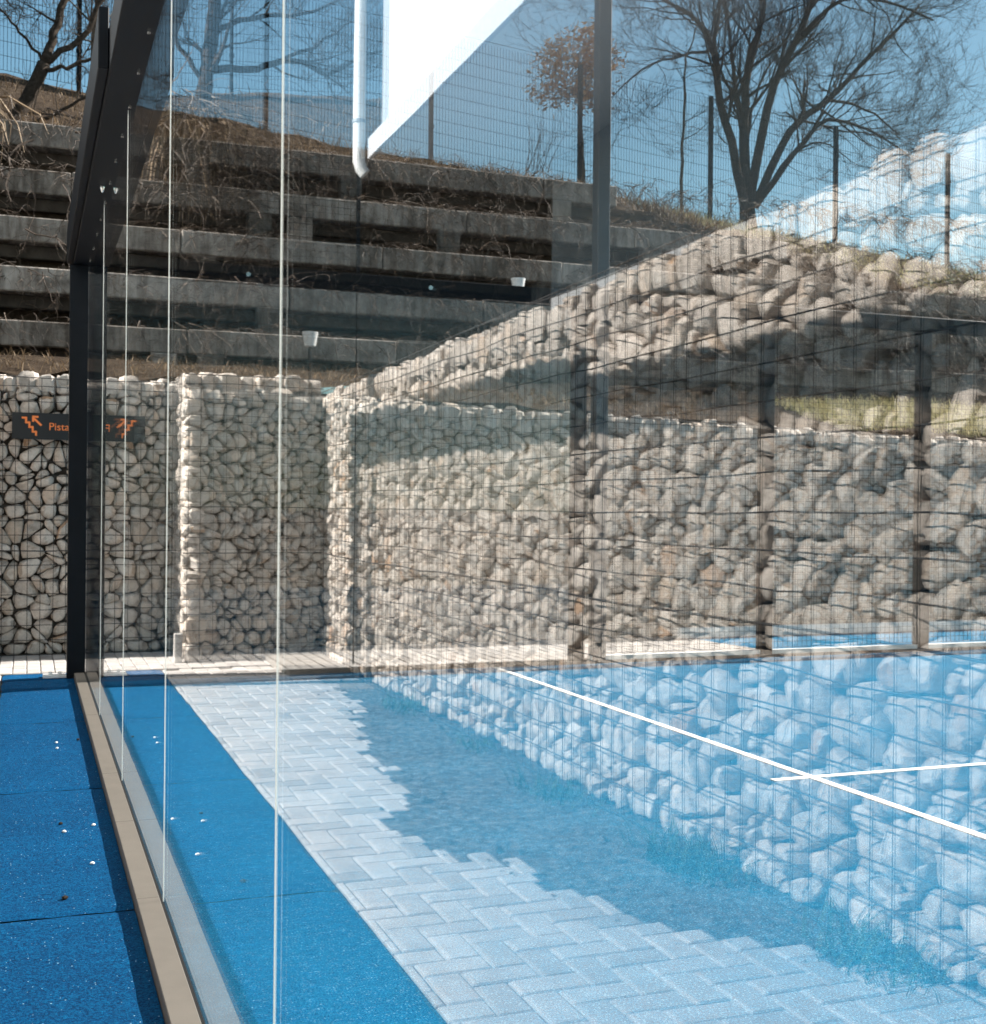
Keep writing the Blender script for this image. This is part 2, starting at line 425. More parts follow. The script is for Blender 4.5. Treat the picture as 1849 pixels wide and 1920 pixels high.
# ------------------------------------------------------------------ the bank behind
def ztop(x): return 7.17 - .088 * x
def bank_z(x, y):
    lo = 2.36 - .028 * max(x, 0); 
    if y < 12.9: return lo + (y - 11.2) / 1.7 * (.34 - .0 * x) + (.25 if x > 7 else 0) * min(1, (x - 7) / 3 if x > 7 else 0) * (y - 11.2) / 1.7
    a = 5.28 - .20 * max(0, x - 6.9) if x < 14 else 3.86
    if y < 14.6:
        return min(a, 2.7 + max(0, y - 13.45) / 1.15 * (a - 2.7)) - .02
    u = min(1, (y - 14.6) / 4.1)
    return a + (ztop(x) - a) * u
bk = MB(); xs = np.linspace(-14, 30, 133); ys = list(np.linspace(11.25, 12.9, 9)) + list(np.linspace(13.1, 14.55, 10)) + list(np.linspace(14.7, 18.7, 16)) + [20, 24, 40]
rs = np.random.RandomState(2)
for y in ys:
    for x in xs:
        z = bank_z(x, y) if y <= 18.7 else ztop(x) - (y - 18.7) * .12
        bk.v.append((x, y, z + rs.normal(0, .028 if y < 19 else 0)))
nx = len(xs)
for j in range(len(ys) - 1):
    for i in range(nx - 1):
        k = j * nx + i; bk.f.append((k, k + 1, k + nx + 1, k + nx))
bk.build('bank', M['soil'], kind='structure', smooth=True)

# concrete crib wall on the bank: beams in rows, set back row by row
crib = thing('crib_wall', 'dark weathered concrete crib wall of stacked beams on the bank behind the gabion wall', 'retaining wall', (4, 13, 2.6))
rows = [(13.0, 3.06, -9.5, 21), (13.3, 3.62, -9.5, 21), (13.6, 4.19, -9.5, 20), (13.9, 4.76, -9.5, 9.2), (14.2, 5.33, -9.5, 6.9)]
crib_inv = (-4, -13, -2.6)
def child_box(name, mat, parent, x0, x1, y0, y1, z0, z1, bev=.0, kind=None, skip=''):
    px, py, pz = parent.location if parent else (0, 0, 0)
    mb = MB(); mb.box(x0 - px, x1 - px, y0 - py, y1 - py, z0 - pz, z1 - pz, skip)
    o = mb.build(name, mat, parent, kind=kind)
    if bev: beveled(o, bev, 1)
    return o
rr = random.Random(8)
for ri, (y, zt, xa, xb) in enumerate(rows):
    x = xa + (ri % 2) * 1.1
    while x < xb:
        x2 = min(x + 2.2, xb)
        jz = rr.uniform(-.012, .012); jy = rr.uniform(-.02, .02)
        child_box('concrete_beam', M['concrete'], crib, x + .006, x2 - .006, y + jy, y + .3 + jy, zt - .25 + jz, zt + jz, .012)
        child_box('lower_beam', M['darkconcrete'], crib, x + .006, x2 - .006, y + .22 + jy, y + .42 + jy, zt - .385 + jz, zt - .253 + jz, .01)  # darker soil-stained brown, which also paints the recess shade into the colour
        if x + .35 < xb and rr.random() < .6:
            child_box('header_block', M['concrete'], crib, x + .10, x + .36, y - .035 + jy, y + .125 + jy, zt - .56 + jz, zt - .254 + jz, .01)
        x = x2

# ------------------------------------------------------------------ gabions: stones packed cell by cell behind wire mesh
def clip(poly, nx_, ny_, d):
    out = []
    n = len(poly)
    for i in range(n):
        a = poly[i]; b = poly[(i + 1) % n]
        da = a[0] * nx_ + a[1] * ny_ - d; db = b[0] * nx_ + b[1] * ny_ - d
        if da <= 0: out.append(a)
        if (da < 0 < db) or (db < 0 < da):
            t_ = da / (da - db); out.append((a[0] + (b[0] - a[0]) * t_, a[1] + (b[1] - a[1]) * t_))
    return out
def warp(px, py, x, y, w_, h_, size):
    X, Y = px + x, py + y; A = size * .17; k = 6.283 / (size * 2.1)
    ex = min(1, X / .1, (w_ - X) / .1); ey = min(1, max(0, Y / .1), max(0, (h_ - Y) / .1))
    dx = A * math.sin(k * Y * .9 + 1.3 * math.sin(k * .37 * X)) + A * .8 * math.sin(k * .8 * X + 2.0 * math.sin(k * .29 * Y))
    dy = A * .8 * math.sin(k * X * .8 + 1.7 * math.sin(k * .33 * Y)) + A * .7 * math.sin(k * .9 * Y + 1.1)
    return (px + dx * max(0, ex), py + dy * ey)
def cells(w_, h_, size, seed):
    r = np.random.RandomState(seed); pts = []; grid = {}
    target = int(w_ * h_ / (size * size * .60)); fails = 0
    while len(pts) < target and fails < 4000:
        x, y = r.uniform(0, w_), r.uniform(0, h_)
        s_ = size * r.choice((.42, .6, .8, 1.0, 1.15)) * r.uniform(.9, 1.05)
        gx, gy = int(x / size), int(y / size); ok = True
        for ax in (-1, 0, 1):
            for ay in (-1, 0, 1):
                for q in grid.get((gx + ax, gy + ay), ()):
                    if ((q[0] - x) ** 2 + ((q[1] - y) * 1.15) ** 2) < (s_ * .86) ** 2: ok = False; break
                if not ok: break
            if not ok: break
        if ok: pts.append((x, y)); grid.setdefault((gx, gy), []).append((x, y)); fails = 0
        else: fails += 1
    res = []
    for (x, y) in pts:
        gx, gy = int(x / size), int(y / size)
        R = size * 1.2
        poly = [(-R, -R), (R, -R), (R, R), (-R, R)]
        for ax in range(-2, 3):
            for ay in range(-2, 3):
                for q in grid.get((gx + ax, gy + ay), ()):
                    dx, dy = q[0] - x, q[1] - y
                    if dx == 0 and dy == 0: continue
                    dd = math.hypot(dx, dy)
                    poly = clip(poly, dx / dd, dy / dd, dd / 2)
                    if not poly: break
        poly = clip(poly, 1, 0, w_ - x + .005); poly = clip(poly, -1, 0, x + .005) if poly else poly
        if poly: poly = clip(poly, 0, -1, y)
        if poly: poly = clip(poly, 0, 1, h_ - y)
        if poly and len(poly) >= 3:
            res.append((x, y, [warp(p[0], p[1], x, y, w_, h_, size) for p in poly]))
    return res
def stone_shape(poly, r, proud=0.0):
    # rounded outline -> twelve points -> rings whose heights are cut by a few tilted planes: a broken, facetted stone
    for _ in range(1 + (r.rand() < .12)):
        q = []; f = r.uniform(.17, .30)
        for i in range(len(poly)):
            a, b = poly[i], poly[(i + 1) % len(poly)]
            q += [(a[0] * (1 - f) + b[0] * f, a[1] * (1 - f) + b[1] * f), (a[0] * f + b[0] * (1 - f), a[1] * f + b[1] * (1 - f))]
        poly = q
    P_ = np.array(poly); cen = P_.mean(0)
    per = np.r_[0, np.cumsum(np.hypot(*np.diff(np.vstack([P_, P_[:1]]), axis=0).T))]
    n = 12; tt = (np.arange(n) + r.uniform(0, 1)) / n * per[-1]
    Q = np.stack([np.interp(tt, per, np.r_[P_[:, k], P_[0, k]]) for k in (0, 1)], 1) - cen
    rad_ = np.hypot(Q[:, 0], Q[:, 1]).mean()
    if rad_ < .012: return None
    Q *= max(.3, 1 - r.choice((-.003, .002, .004, .006, .011)) * r.uniform(.7, 1.3) / rad_)
    Q *= 1 + r.normal(0, .03, (n, 1))
    k_ = min(1.3, rad_ / .06); d = r.choice((-.036, -.018, -.009, -.002, .003)) + r.normal(0, .003) + proud
    planes = [(.036, r.normal(0, .17, 2))]
    a0 = r.uniform(0, 6.28)
    for q in range(r.randint(3, 6)):
        a_ = a0 + q * 1.35 + r.normal(0, .3); sl = r.uniform(.3, 1.1)
        planes.append((.036 + sl * rad_ * r.uniform(.3, .85), -sl * np.array((math.cos(a_), math.sin(a_)))))
    def hgt(q): return np.min([c_ + q @ g_ for c_, g_ in planes], axis=0)
    vs = []
    for sc, lo in ((.72, -.10), (1.0, -.05), (1.0, None), (.86, 0), (.58, 0), (.28, 0)):
        q = Q * sc + r.normal(0, .0022, Q.shape)
        if lo is None: nn = np.minimum(.004, hgt(q) - .012) + r.normal(0, .003, n)
        elif lo < 0: nn = np.full(n, lo * k_)
        else: nn = hgt(q) - (.006 if sc > .8 else 0) + r.normal(0, .0014, n)
        vs += [(a[0] + cen[0], a[1] + cen[1], b_ + d) for a, b_ in zip(q, nn)]
    vs.append((cen[0], cen[1], float(hgt(np.zeros((1, 2)))[0]) + d))
    fs = []
    for k in range(5):
        for i in range(n):
            j = (i + 1) % n; fs.append((k * n + i, k * n + j, (k + 1) * n + j, (k + 1) * n + i))
    for i in range(n): fs.append((5 * n + i, 5 * n + (i + 1) % n, 6 * n))
    return vs, fs, rad_
def face_map(o, U, V, Nn):
    o, U, V, Nn = map(np.array, (o, U, V, Nn))
    return lambda a: o + a[0] * U + a[1] * V + a[2] * Nn
def gabion(name, label, faces, cores, near, size, seed, top_rows=(), toplump=.035):
    """faces: (origin, U, V, N, width, height function of u, seam heights)"""
    t = thing(name, label, 'gabion wall', faces[0][0])
    base = np.array(faces[0][0], float)
    r = np.random.RandomState(seed); stones = []
    wires = MB(); seams = MB()
    for fi, (o, U, V, Nn, wd, hf, mesh) in enumerate(faces):
        mp = face_map(o, U, V, Nn); hmax = max(hf(0), hf(wd))
        flip = np.dot(np.cross(U, V), Nn) < 0
        for (x, y, poly) in cells(wd, hmax, size, seed + 17 * fi):
            if y > hf(x) - .02: continue
            poly = clip(poly, 0, 1, hf(x) - .012 - y)
            if len(poly) < 3: continue
            if any(abs(y - s_) < .012 for s_ in (.87, 1.74)) : pass
            st = stone_shape(poly, r)
            if st is None: continue
            vs, fs, rd = st
            off = np.array([x, y, -.05])
            W_ = [mp(np.array(v_) + off) for v_ in vs]
            if flip: fs = [tuple(reversed(f_)) for f_ in fs]
            stones.append((W_, fs))
        if mesh:
            jr = np.random.RandomState(seed + 99 + fi); st_ = .1
            nv = int(wd / st_) + 1
            for k in range(nv):
                u = k * st_
                wires.tube([mp((u, 0, .020)), mp((u + jr.normal(0, .004), hf(u) * .5, .020 + jr.normal(0, .003))), mp((u, hf(u) - .01, .020))], .0026, 4, False)
            hs_ = .124
            for k in range(int(hmax / hs_) + 1):
                z_ = k * hs_ + .01; pts = []
                nseg = max(2, int(wd / .35)); thick = abs(z_ - .87) < .062
                for q in range(nseg + 1):
                    u = wd * q / nseg
                    if z_ < hf(u) - .01: pts.append(mp((u, z_ + jr.normal(0, .005), .026 + jr.normal(0, .004))))
                if len(pts) > 1: wires.tube(pts, .0050 if thick else .0031, 4, False)
            pts = [mp((wd * q / 12, hf(wd * q / 12) - .01, .014)) for q in range(13)]
            wires.tube(pts, .004, 4, False)
    # loose stones along the top
    for (o, U, V, length, depth, zf) in top_rows:
        o, U, V = map(np.array, (o, U, V))
        for (x, y, poly) in cells(length, depth, size * 1.05, seed + 55):
            st = stone_shape(poly, r, toplump + r.uniform(-.03, .02))
            if st is None: continue
            vs, fs, rd = st
            up = np.array((0, 0, 1.0)); flip = np.dot(np.cross(U, V), up) < 0
            W_ = [o + (v_[0] + x) * U + (v_[1] + y) * V + up * (zf(x) + v_[2] - .055) for v_ in vs]
            if flip: fs = [tuple(reversed(f_)) for f_ in fs]
            stones.append((W_, fs))
    stones.sort(key=lambda s_: near(np.mean(s_[0], axis=0)))
    for W_, fs in stones[:300]:
        A = np.array(W_); c_ = A.mean(0)
        mb = MB(); mb.v = [tuple(x) for x in (A - c_)]; mb.f = fs
        ob = mb.build('stone', M['stone'], t, smooth=True, sharp=24); ob.location = tuple(c_ - base)
    if len(stones) > 300:
        mb = MB()
        for W_, fs in stones[300:]:
            b0 = len(mb.v); mb.v += [tuple(np.array(x) - base) for x in W_]; mb.f += [tuple(b0 + i for i in f_) for f_ in fs]
        mb.build('stone', M['stone'], t, smooth=True, kind='stuff', sharp=24)
    if wires.f:
        wires.v = [tuple(np.array(x) - base) for x in wires.v]
        wires.build('wire_mesh', M['wire'], t, smooth=True, kind='stuff')
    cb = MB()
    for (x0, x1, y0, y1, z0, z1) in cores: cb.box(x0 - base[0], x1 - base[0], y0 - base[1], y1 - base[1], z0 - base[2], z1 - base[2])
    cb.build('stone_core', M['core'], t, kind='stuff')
    return t

longh = lambda u: 2.32 - .010 * u
gabion('gabion_wall', 'long sunlit gabion wall running along the path beside the court, mirrored large in the glass',
       [((WX, .6, 0), (0, 1, 0), (0, 0, 1), (1, 0, 0), 9.7, longh, True)],
       [(-2.4, WX - .13, .6, 11.2, 0, 2.12)], lambda p: abs(p[1] - 4.0), .142, 3,
       top_rows=[((WX + .0, .6, 0), (0, 1, 0), (-1, 0, 0), 9.7, .45, longh)], toplump=.0)
backh = lambda u: 2.33 - .0265 * max(0, u - 1.6)
gabion('gabion_wall', 'shaded gabion wall across the far end below the bank, carrying the black sign',
       [((-1.6, BY, 0), (1, 0, 0), (0, 0, 1), (0, -1, 0), 17.5, backh, True)],
       [(-1.6 + 2 * k, .4 + 2 * k, BY + .13, BY + .9, 0, 2.24 - .053 * k) for k in range(8)] + [(14.4, 15.9, BY + .13, BY + .9, 0, 1.82)], lambda p: abs(p[0] - .2) if p[0] < 1.6 else abs(p[0]) * .9 + .5, .15, 21,
       top_rows=[((-1.6, BY, 0), (1, 0, 0), (0, 1, 0), 17.5, .35, backh)])
bh = lambda u: 2.33
gabion('gabion_block', 'square gabion block projecting from the end of the long wall, its side edge sunlit',
       [((-1.5, 10.3, 0), (1, 0, 0), (0, 0, 1), (0, -1, 0), 1.13, bh, True),
        ((-.37, 10.3, 0), (0, 1, 0), (0, 0, 1), (1, 0, 0), .72, bh, True)],
       [(-1.62, -.50, 10.43, 11.2, 0, 2.22)], lambda p: p[1], .13, 37,
       top_rows=[((-1.5, 10.3, 0), (1, 0, 0), (0, 1, 0), 1.13, .7, bh)])
b = MB(); b.box(-.365, -.30, 10.22, 10.30, 0, .24)
tag(beveled(b.build('concrete_block', M['paver']), .008), 'small pale concrete block standing at the foot of the gabion block corner', 'concrete block')
b = MB(); b.box(-1.49, -1.02, 9.25, 10.28, -.02, .05)
tag(beveled(b.build('concrete_plinth', M['sand']), .01), 'low pale concrete plinth at the base of the wall corner', 'plinth')

# ------------------------------------------------------------------ back glass wall
gw = thing('glass_wall', 'frameless glass back wall of the court on a flat beige base rail under a dark steel beam', 'glass wall', (GX, 4.6, 0))
joints = [-1.65, .25, 2.12, 3.95, 5.75, 7.6, 9.545]
for a, b_ in zip(joints[:-1], joints[1:]):
    child_box('glass_panel', M['glass'], gw, GX, GX + .0045, a, b_, .012, 3.0, skip='fkbt')
for j in joints[1:-1]:
    child_box('joint_strip', M['seal'], gw, GX - .0020, GX - .0004, j - .0018, j + .0018, .040, 2.998)
rj = [-1.65, .4, 2.15, 3.99, 4.99, 5.91, 7.6, 9.545]
for a, b_ in zip(rj[:-1], rj[1:]):
    beveled(child_box('base_rail', M['rail'], gw, GX - .0775, GX - .009, a + .0015, b_ - .0015, -.02, .043), .002, 1)
child_box('gasket', M['rubber'], gw, GX - .0085, GX - .0005, -1.65, 9.545, -.02, .036)
beveled(child_box('post', M['steel'], gw, GX - .128, GX - .001, CY - .052, CY + .075, -.02, 2.998), .006, 2)
beveled(child_box('top_beam', M['steel'], gw, GX - .108, GX + .03, -1.65, CY + .075, 3.001, 3.19), .006, 2)
child_box('beam_flange', M['steel'], gw, GX - .150, GX - .1085, 5.3, CY + .075, 3.02, 3.27, .004)
for yb in (.9, 7.15):
    mb = MB(); mb.tube([(-.035, yb - 4.6, 2.999), (-.035, yb - 4.6, 2.985), (-.035, yb - 4.6, 2.96)], [.012, .014, .004], 10)
    mb.build('bolt', M['chrome'], gw, smooth=True, sharp=40)
for yb in np.arange(.6, 9.4, .46):
    mb = MB(); mb.box(-.006, -.001, yb - 4.6 - .012, yb - 4.6 + .012, 2.982, 2.999)
    mb.build('clip', M['chrome'], gw)
b = MB(); b.box(.11, GX - .13, CY - .02, CY + .10, .005, .026); b.box(.15, .175, CY + .03, CY + .055, .026, .045); b.box(.215, .24, CY + .03, CY + .055, .026, .045)
tag(beveled(b.build('base_plate', M['zinc']), .003), 'small pale steel base plate with two bolts on the blue turf beside the corner post', 'base plate')

# ------------------------------------------------------------------ side of the court: glass, then mesh
sw = thing('side_wall', 'side wall of the court with glass panes near the corner and dark mesh bays beyond', 'court fence', (8, CY, 0))
child_box('glass_panel', M['sideglass'], sw, GX + .04, 2.40, CY, CY + .0045, .03, 2.95, skip='lrbt')
child_box('glass_panel', M['sideglass'], sw, 2.41, 4.26, CY, CY + .0045, .03, 2.95, skip='lrbt')
child_box('joint_strip', M['rubber'], sw, 2.401, 2.409, CY - .001, CY + .013, .03, 2.95)
beveled(child_box('top_rail', M['steel'], sw, GX + .032, 20.4, CY - .03, CY + .05, 2.952, 3.09), .006, 1)
for x in (1.55, 3.0):
    mb = MB(); mb.tube([(x - 8, -.030, 3.02), (x - 8, -.042, 3.02)], [.022, .018], 12)
    mb.build('bolt', M['chrome'], sw, smooth=True, sharp=40)
for x in (4.33, 6.16, 7.86, 10.3, 12.3, 14.3, 16.3, 18.3, 20.3):
    beveled(child_box('post', M['steel'], sw, x - .065, x + .045, CY - .045, CY + .065, -.02, 2.951), .006, 1)
child_box('kerb_rail', M['line'], sw, 4.44, 20.4, CY - .02, CY + .04, -.02, .03)
def meshpanel(name, parent, x0, x1, y, z0f, z1f, du, dv, r, mat, slope=None):
    mb = MB(); px, py, pz = parent.location
    for x in np.arange(x0, x1 + 1e-6, du):
        mb.tube([(x - px, y - py, z0f(x) - pz), (x - px, y - py, z1f(x) - pz)], r, 3, False)
    n_ = int(round((z1f(x0) - z0f(x0)) / dv))
    for k in range(n_ + 1):
        q = k * dv
        mb.tube([(x0 - px, y - py + .004, z0f(x0) + q - pz), (x1 - px, y - py + .004, z0f(x1) + q - pz)], r, 3, False)
    return mb.build(name, mat, parent, kind='stuff')
xs_ = [4.39, 6.09, 7.79, 10.23, 12.23, 14.23, 16.23, 18.23]
for x0 in xs_:
    x1 = {4.39: 6.09, 6.09: 7.79, 7.79: 10.23}.get(x0, x0 + 1.99)
    meshpanel('mesh_panel', sw, x0, x1, CY, lambda x: .05, lambda x: 2.95, .05, .05, .0019, M['fencewire'])
meshpanel('mesh_panel', sw, GX + .05, 2.40, CY, lambda x: 3.1, lambda x: 4.05, .05, .05, .0017, M['fencewire'])
child_box('mesh_stile', M['steel'], sw, 2.40, 2.425, CY - .01, CY + .02, 3.092, 4.06)
lp = MB()
lp.box(-.058, .058, -.058, .058, -.02, 6.6)
pole_t = thing('lamp_pole', 'tall square grey lamp pole rising beside the wide side post of the court', 'lamp pole', (4.52, CY + .02, 0))
beveled(lp.build('pole', M['pole'], pole_t), .008, 2)
lp = MB(); lp.box(-.35, .35, -.09, .09, 6.6, 6.68); beveled(lp.build('lamp_head', M['pole'], pole_t), .01)

# ------------------------------------------------------------------ sign on the far wall
SY = BY - .055
sg = thing('sign', 'long black sign reading Pista in orange between two stair symbols on the far gabion wall', 'sign', (.355, SY, 1.91))
def panel(name, mat, parts, y0, y1, parent):
    mb = MB()
    for poly in parts:
        n = len(poly); b0 = len(mb.v)
        mb.v += [(p[0], y0, p[1]) for p in poly] + [(p[0], y1, p[1]) for p in poly]
        mb.f.append(tuple(b0 + i for i in range(n))); mb.f.append(tuple(b0 + n + i for i in reversed(range(n))))
        for i in range(n):
            j = (i + 1) % n; mb.f.append((b0 + i, b0 + n + i, b0 + n + j, b0 + j))
    return mb.build(name, mat, parent)
panel('board', M['signblack'], [[(-.485, -.11), (.485, -.11), (.485, .11), (-.485, .11)]], -.006, .006, sg)
def stairs(cx, s):
    st = []; x, z = -.075, .075; wd = .016
    for k in range(4):
        st.append([(x, z), (x + .042, z), (x + .042, z - wd), (x, z - wd)])
        st.append([(x + .042 - wd, z - wd), (x + .042, z - wd), (x + .042, z - .042), (x + .042 - wd, z - .042)])
        x += .042 - wd; z -= .042 - wd + .012
    st.append([(.005, .085), (.055, .085), (.055, .068), (.005, .068)])
    st.append([(.005, .068), (.022, .068), (.022, .035), (.005, .035)])
    st.append([(.022, .068), (.034, .062), (.085, .012), (.073, .0), (.022, .050)])
    return [[(cx + s * p[0], p[1]) for p in (q if s > 0 else reversed(q))] for q in st]
panel('stair_symbol', M['signorange'], stairs(-.335, 1), -.0085, -.0062, sg)
panel('stair_symbol', M['signorange'], stairs(.375, -1), -.0085, -.0062, sg)
cu = bpy.data.curves.new('lettering', 'FONT'); cu.body = 'Pista'; cu.size = .088; cu.extrude = .001; cu.align_x = 'LEFT'
tmp = bpy.data.objects.new('lettering_source', cu)
me = bpy.data.meshes.new_from_object(tmp); me.name = 'lettering'; me.materials.clear(); me.materials.append(M['signorange'])
lt = bpy.data.objects.new('lettering', me); C.objects.link(lt); lt.parent = sg
lt.rotation_euler = (rad(90), 0, 0); lt.location = (-.20, -.0078, -.03)
bpy.data.objects.remove(tmp); bpy.data.curves.remove(cu)

# ------------------------------------------------------------------ white building behind the long wall (seen in the glass)
bl = thing('building', 'white building with an overhanging upper floor and corner downpipe, seen mirrored in the glass', 'building', (-3, 5, 0))
H0 = 4.36
child_box('upper_wall', M['white'], bl, -3.6, -2.06, -9, 10.35, H0 + .14, 9.5)
child_box('soffit', M['greywall'], bl, -3.9, -2.03, -9, 10.75, H0 + .03, H0 + .139)
child_box('fascia', M['fascia'], bl, -2.029, -1.99, -9, 10.78, H0 - .02, H0 + .16)
child_box('corner_trim', M['trim'], bl, -3.5, -2.10, 10.352, 10.72, H0 + .141, 9.5)
child_box('lower_wall', M['lowwall'], bl, -3.9, -3.60, -9, 10.4, -.05, H0 + .029)
mb = MB(); mb.tube([(1.05, 5.95, 9.5), (1.05, 5.95, 4.5), (1.05, 5.95, 4.36), (1.03, 5.94, 4.29), (.995, 5.93, 4.245)], .055, 14)
mb.build('downpipe', M['zinc'], bl, smooth=True, sharp=50)
for z in (4.7, 6.2, 7.7):
    mb = MB(); mb.tube([(1.05, 5.95, z), (1.05, 5.95, z + .03)], .062, 14); mb.build('pipe_bracket', M['trim'], bl, smooth=True, sharp=40)

# ------------------------------------------------------------------ fence on top of the bank
FY = 18.6
fx = [-9.5, -7.0, -4.5, -1.95, .62, 3.25, 5.81, 8.34, 10.76, 13.27, 15.7, 18.2, 20.7]
mf = thing('mesh_fence', 'dark wire mesh fence on posts along the top of the bank', 'fence', (5, FY, 6.7))
for x in fx:
    zb = ztop(x)
    mb = MB(); mb.box(x - 5 - .03, x - 5 + .03, -.03, .03, zb - 6.7 - .3, zb - 6.7 + 2.05)
    for q in (.5, 1.5): mb.box(x - 5 - .042, x - 5 + .042, -.042, -.0305, zb - 6.7 + q, zb - 6.7 + q + .06)
    mb.build('post', M['steel'], mf)
for a, b_ in zip(fx[:-1], fx[1:]):
    meshpanel('mesh_panel', mf, a + .03, b_ - .03, FY - .035, lambda x: ztop(x) + .05, lambda x: ztop(x) + 2.0, .05, .2, .0036, M['fencewire'])

# ------------------------------------------------------------------ trees
def twigs(mb, p, d, length, r, depth, rg, spread=.6, gravity=.0, segs=4, tips=None, up=0.12):
    p = Vector(p); d = Vector(d).normalized(); pts = [p.copy()]; rs_ = [r]
    for k in range(segs):
        d = (d + Vector((rg.gauss(0, .16), rg.gauss(0, .16), rg.gauss(0, .16) + up - gravity))).normalized()
        p = p + d * length / segs; pts.append(p.copy()); rs_.append(max(.0022, r * (1 - .75 * (k + 1) / segs)))
    mb.tube(pts, rs_, 5 if r > .012 else 3, False)
    if tips is not None: tips.append((p.copy(), d.copy()))
    if depth <= 0: return
    nb = rg.choice((3, 4, 4, 5))
    for q in range(nb):
        i = rg.randint(1, segs); a = pts[i]
        ax = Vector((rg.gauss(0, 1), rg.gauss(0, 1), rg.gauss(0, 1))).normalized()
        nd = (d + ax * spread * rg.uniform(.7, 1.5)).normalized()
        twigs(mb, a, nd, length * rg.uniform(.5, .75), max(.0025, rs_[i] * .62), depth - 1, rg, spread, gravity, segs, tips, up)
def smoothline(pts, n=4):
    P_ = [Vector(p) for p in pts]; out = []
    for i in range(len(P_) - 1):
        p0 = P_[max(i - 1, 0)]; p1 = P_[i]; p2 = P_[i + 1]; p3 = P_[min(i + 2, len(P_) - 1)]
        for k in range(n):
            t_ = k / n
            out.append(.5 * ((2 * p1) + (p2 - p0) * t_ + (2 * p0 - 5 * p1 + 4 * p2 - p3) * t_ ** 2 + (3 * p1 - p0 - 3 * p2 + p3) * t_ ** 3))
    out.append(P_[-1]); return out
def limb(mb, pts, r0, r1, rg, mbt, sub, slen, depth=2, up=.1, gravity=0.0, tips=None, start=.25, spread=.7, thick=.78):
    r0 *= thick; r1 *= thick
    L_ = smoothline(pts); n = len(L_); rr_ = [r0 + (r1 - r0) * i / (n - 1) for i in range(n)]
    L_ = [p + Vector((rg.gauss(0, .012), rg.gauss(0, .012), rg.gauss(0, .012))) if 0 < i < n - 1 else p for i, p in enumerate(L_)]
    mb.tube(L_, rr_, 8)
    for q in range(sub):
        f = start + (1 - start) * (q + rg.random()) / sub
        i = min(n - 2, int(f * (n - 1))); a = L_[i].lerp(L_[i + 1], rg.random())
        d = (L_[i + 1] - L_[i]).normalized()
        ax = Vector((rg.gauss(0, 1), rg.gauss(0, 1), rg.gauss(0, .8))).normalized()
        twigs(mbt, a, d * .7 + ax * spread, slen * rg.uniform(.6, 1.25), rr_[i] * .42, depth, rg, .6, gravity, 4, tips, up)
def tree(name, label, base, limbs, seed, bark, sub=9, slen=1.1, depth=2, up=.1, r=.1, tag_cat='tree', mul=1.0, thick=.78):
    t = thing(name, label, tag_cat, base); rg = random.Random(seed)
    a, b_ = MB(), MB()
    for (pts, r0, r1, s_) in limbs: limb(a, pts, r0, r1, rg, b_, int(s_ * mul), slen, depth, up, thick=thick)
    for m_ in (a, b_): m_.v = [(x - base[0], y - base[1], z - base[2]) for x, y, z in m_.v]
    a.build('trunk', bark, t, smooth=True); b_.build('branches', bark, t, smooth=True)
    return t
def lm(xz, y0, dy, r0, r1, s_):
    n = len(xz); return ([(x, y0 + dy * i / (n - 1), z) for i, (x, z) in enumerate(xz)], r0, r1, s_)
tree('bare_tree', 'big leafless tree with many spreading stems on the bank behind the fence', (12.1, 19.5, 6.1), [
    ([(12.08, 19.5, 5.9), (12.06, 19.5, 6.5), (12.03, 19.5, 7.1)], .24, .15, 0),
    lm([(12.02, 6.55), (11.66, 7.53), (11.28, 8.72), (11.1, 9.31), (10.69, 9.72), (9.86, 9.97)], 19.45, -.5, .12, .03, 13),
    lm([(12.05, 6.66), (12.01, 8.04), (12.12, 9.2), (12.43, 10.21), (12.54, 11.28)], 19.5, .3, .14, .04, 12),
    lm([(12.12, 6.71), (12.37, 8.56), (12.88, 9.79), (13.22, 10.71), (13.33, 11.61)], 19.55, -.6, .12, .04, 12),
    lm([(12.2, 6.77), (12.99, 8.2), (13.91, 8.95), (14.98, 9.98), (16.14, 11.11)], 19.5, .5, .11, .03, 14),
    lm([(12.15, 6.72), (12.88, 7.75), (13.45, 8.32), (14.26, 8.18), (14.98, 7.78)], 19.4, -.6, .075, .015, 12),
    lm([(12.01, 8.04), (11.88, 9.36), (11.79, 10.68)], 19.62, .3, .06, .025, 9),
    lm([(11.1, 9.31), (11.33, 10.14), (11.22, 10.98)], 19.2, .2, .05, .02, 6),
    lm([(11.1, 9.31), (10.6, 9.2), (9.9, 8.9), (9.4, 8.4)], 19.2, .4, .04, .012, 7),
    lm([(12.88, 9.79), (13.68, 10.49), (14.62, 10.58), (15.59, 10.37)], 19.1, -.2, .055, .02, 9),
    lm([(13.91, 8.95), (14.86, 8.96), (15.8, 8.6)], 19.8, .3, .045, .015, 8),
    lm([(12.25, 6.9), (12.7, 7.6), (13.3, 7.9), (13.9, 7.6)], 19.3, -.3, .04, .01, 6),
    lm([(12.1, 6.9), (12.3, 8.0), (12.7, 9.2), (13.2, 9.9)], 19.8, .6, .05, .015, 8),
], 5, M['bark'], slen=1.3, depth=3, up=.08, mul=1.9)
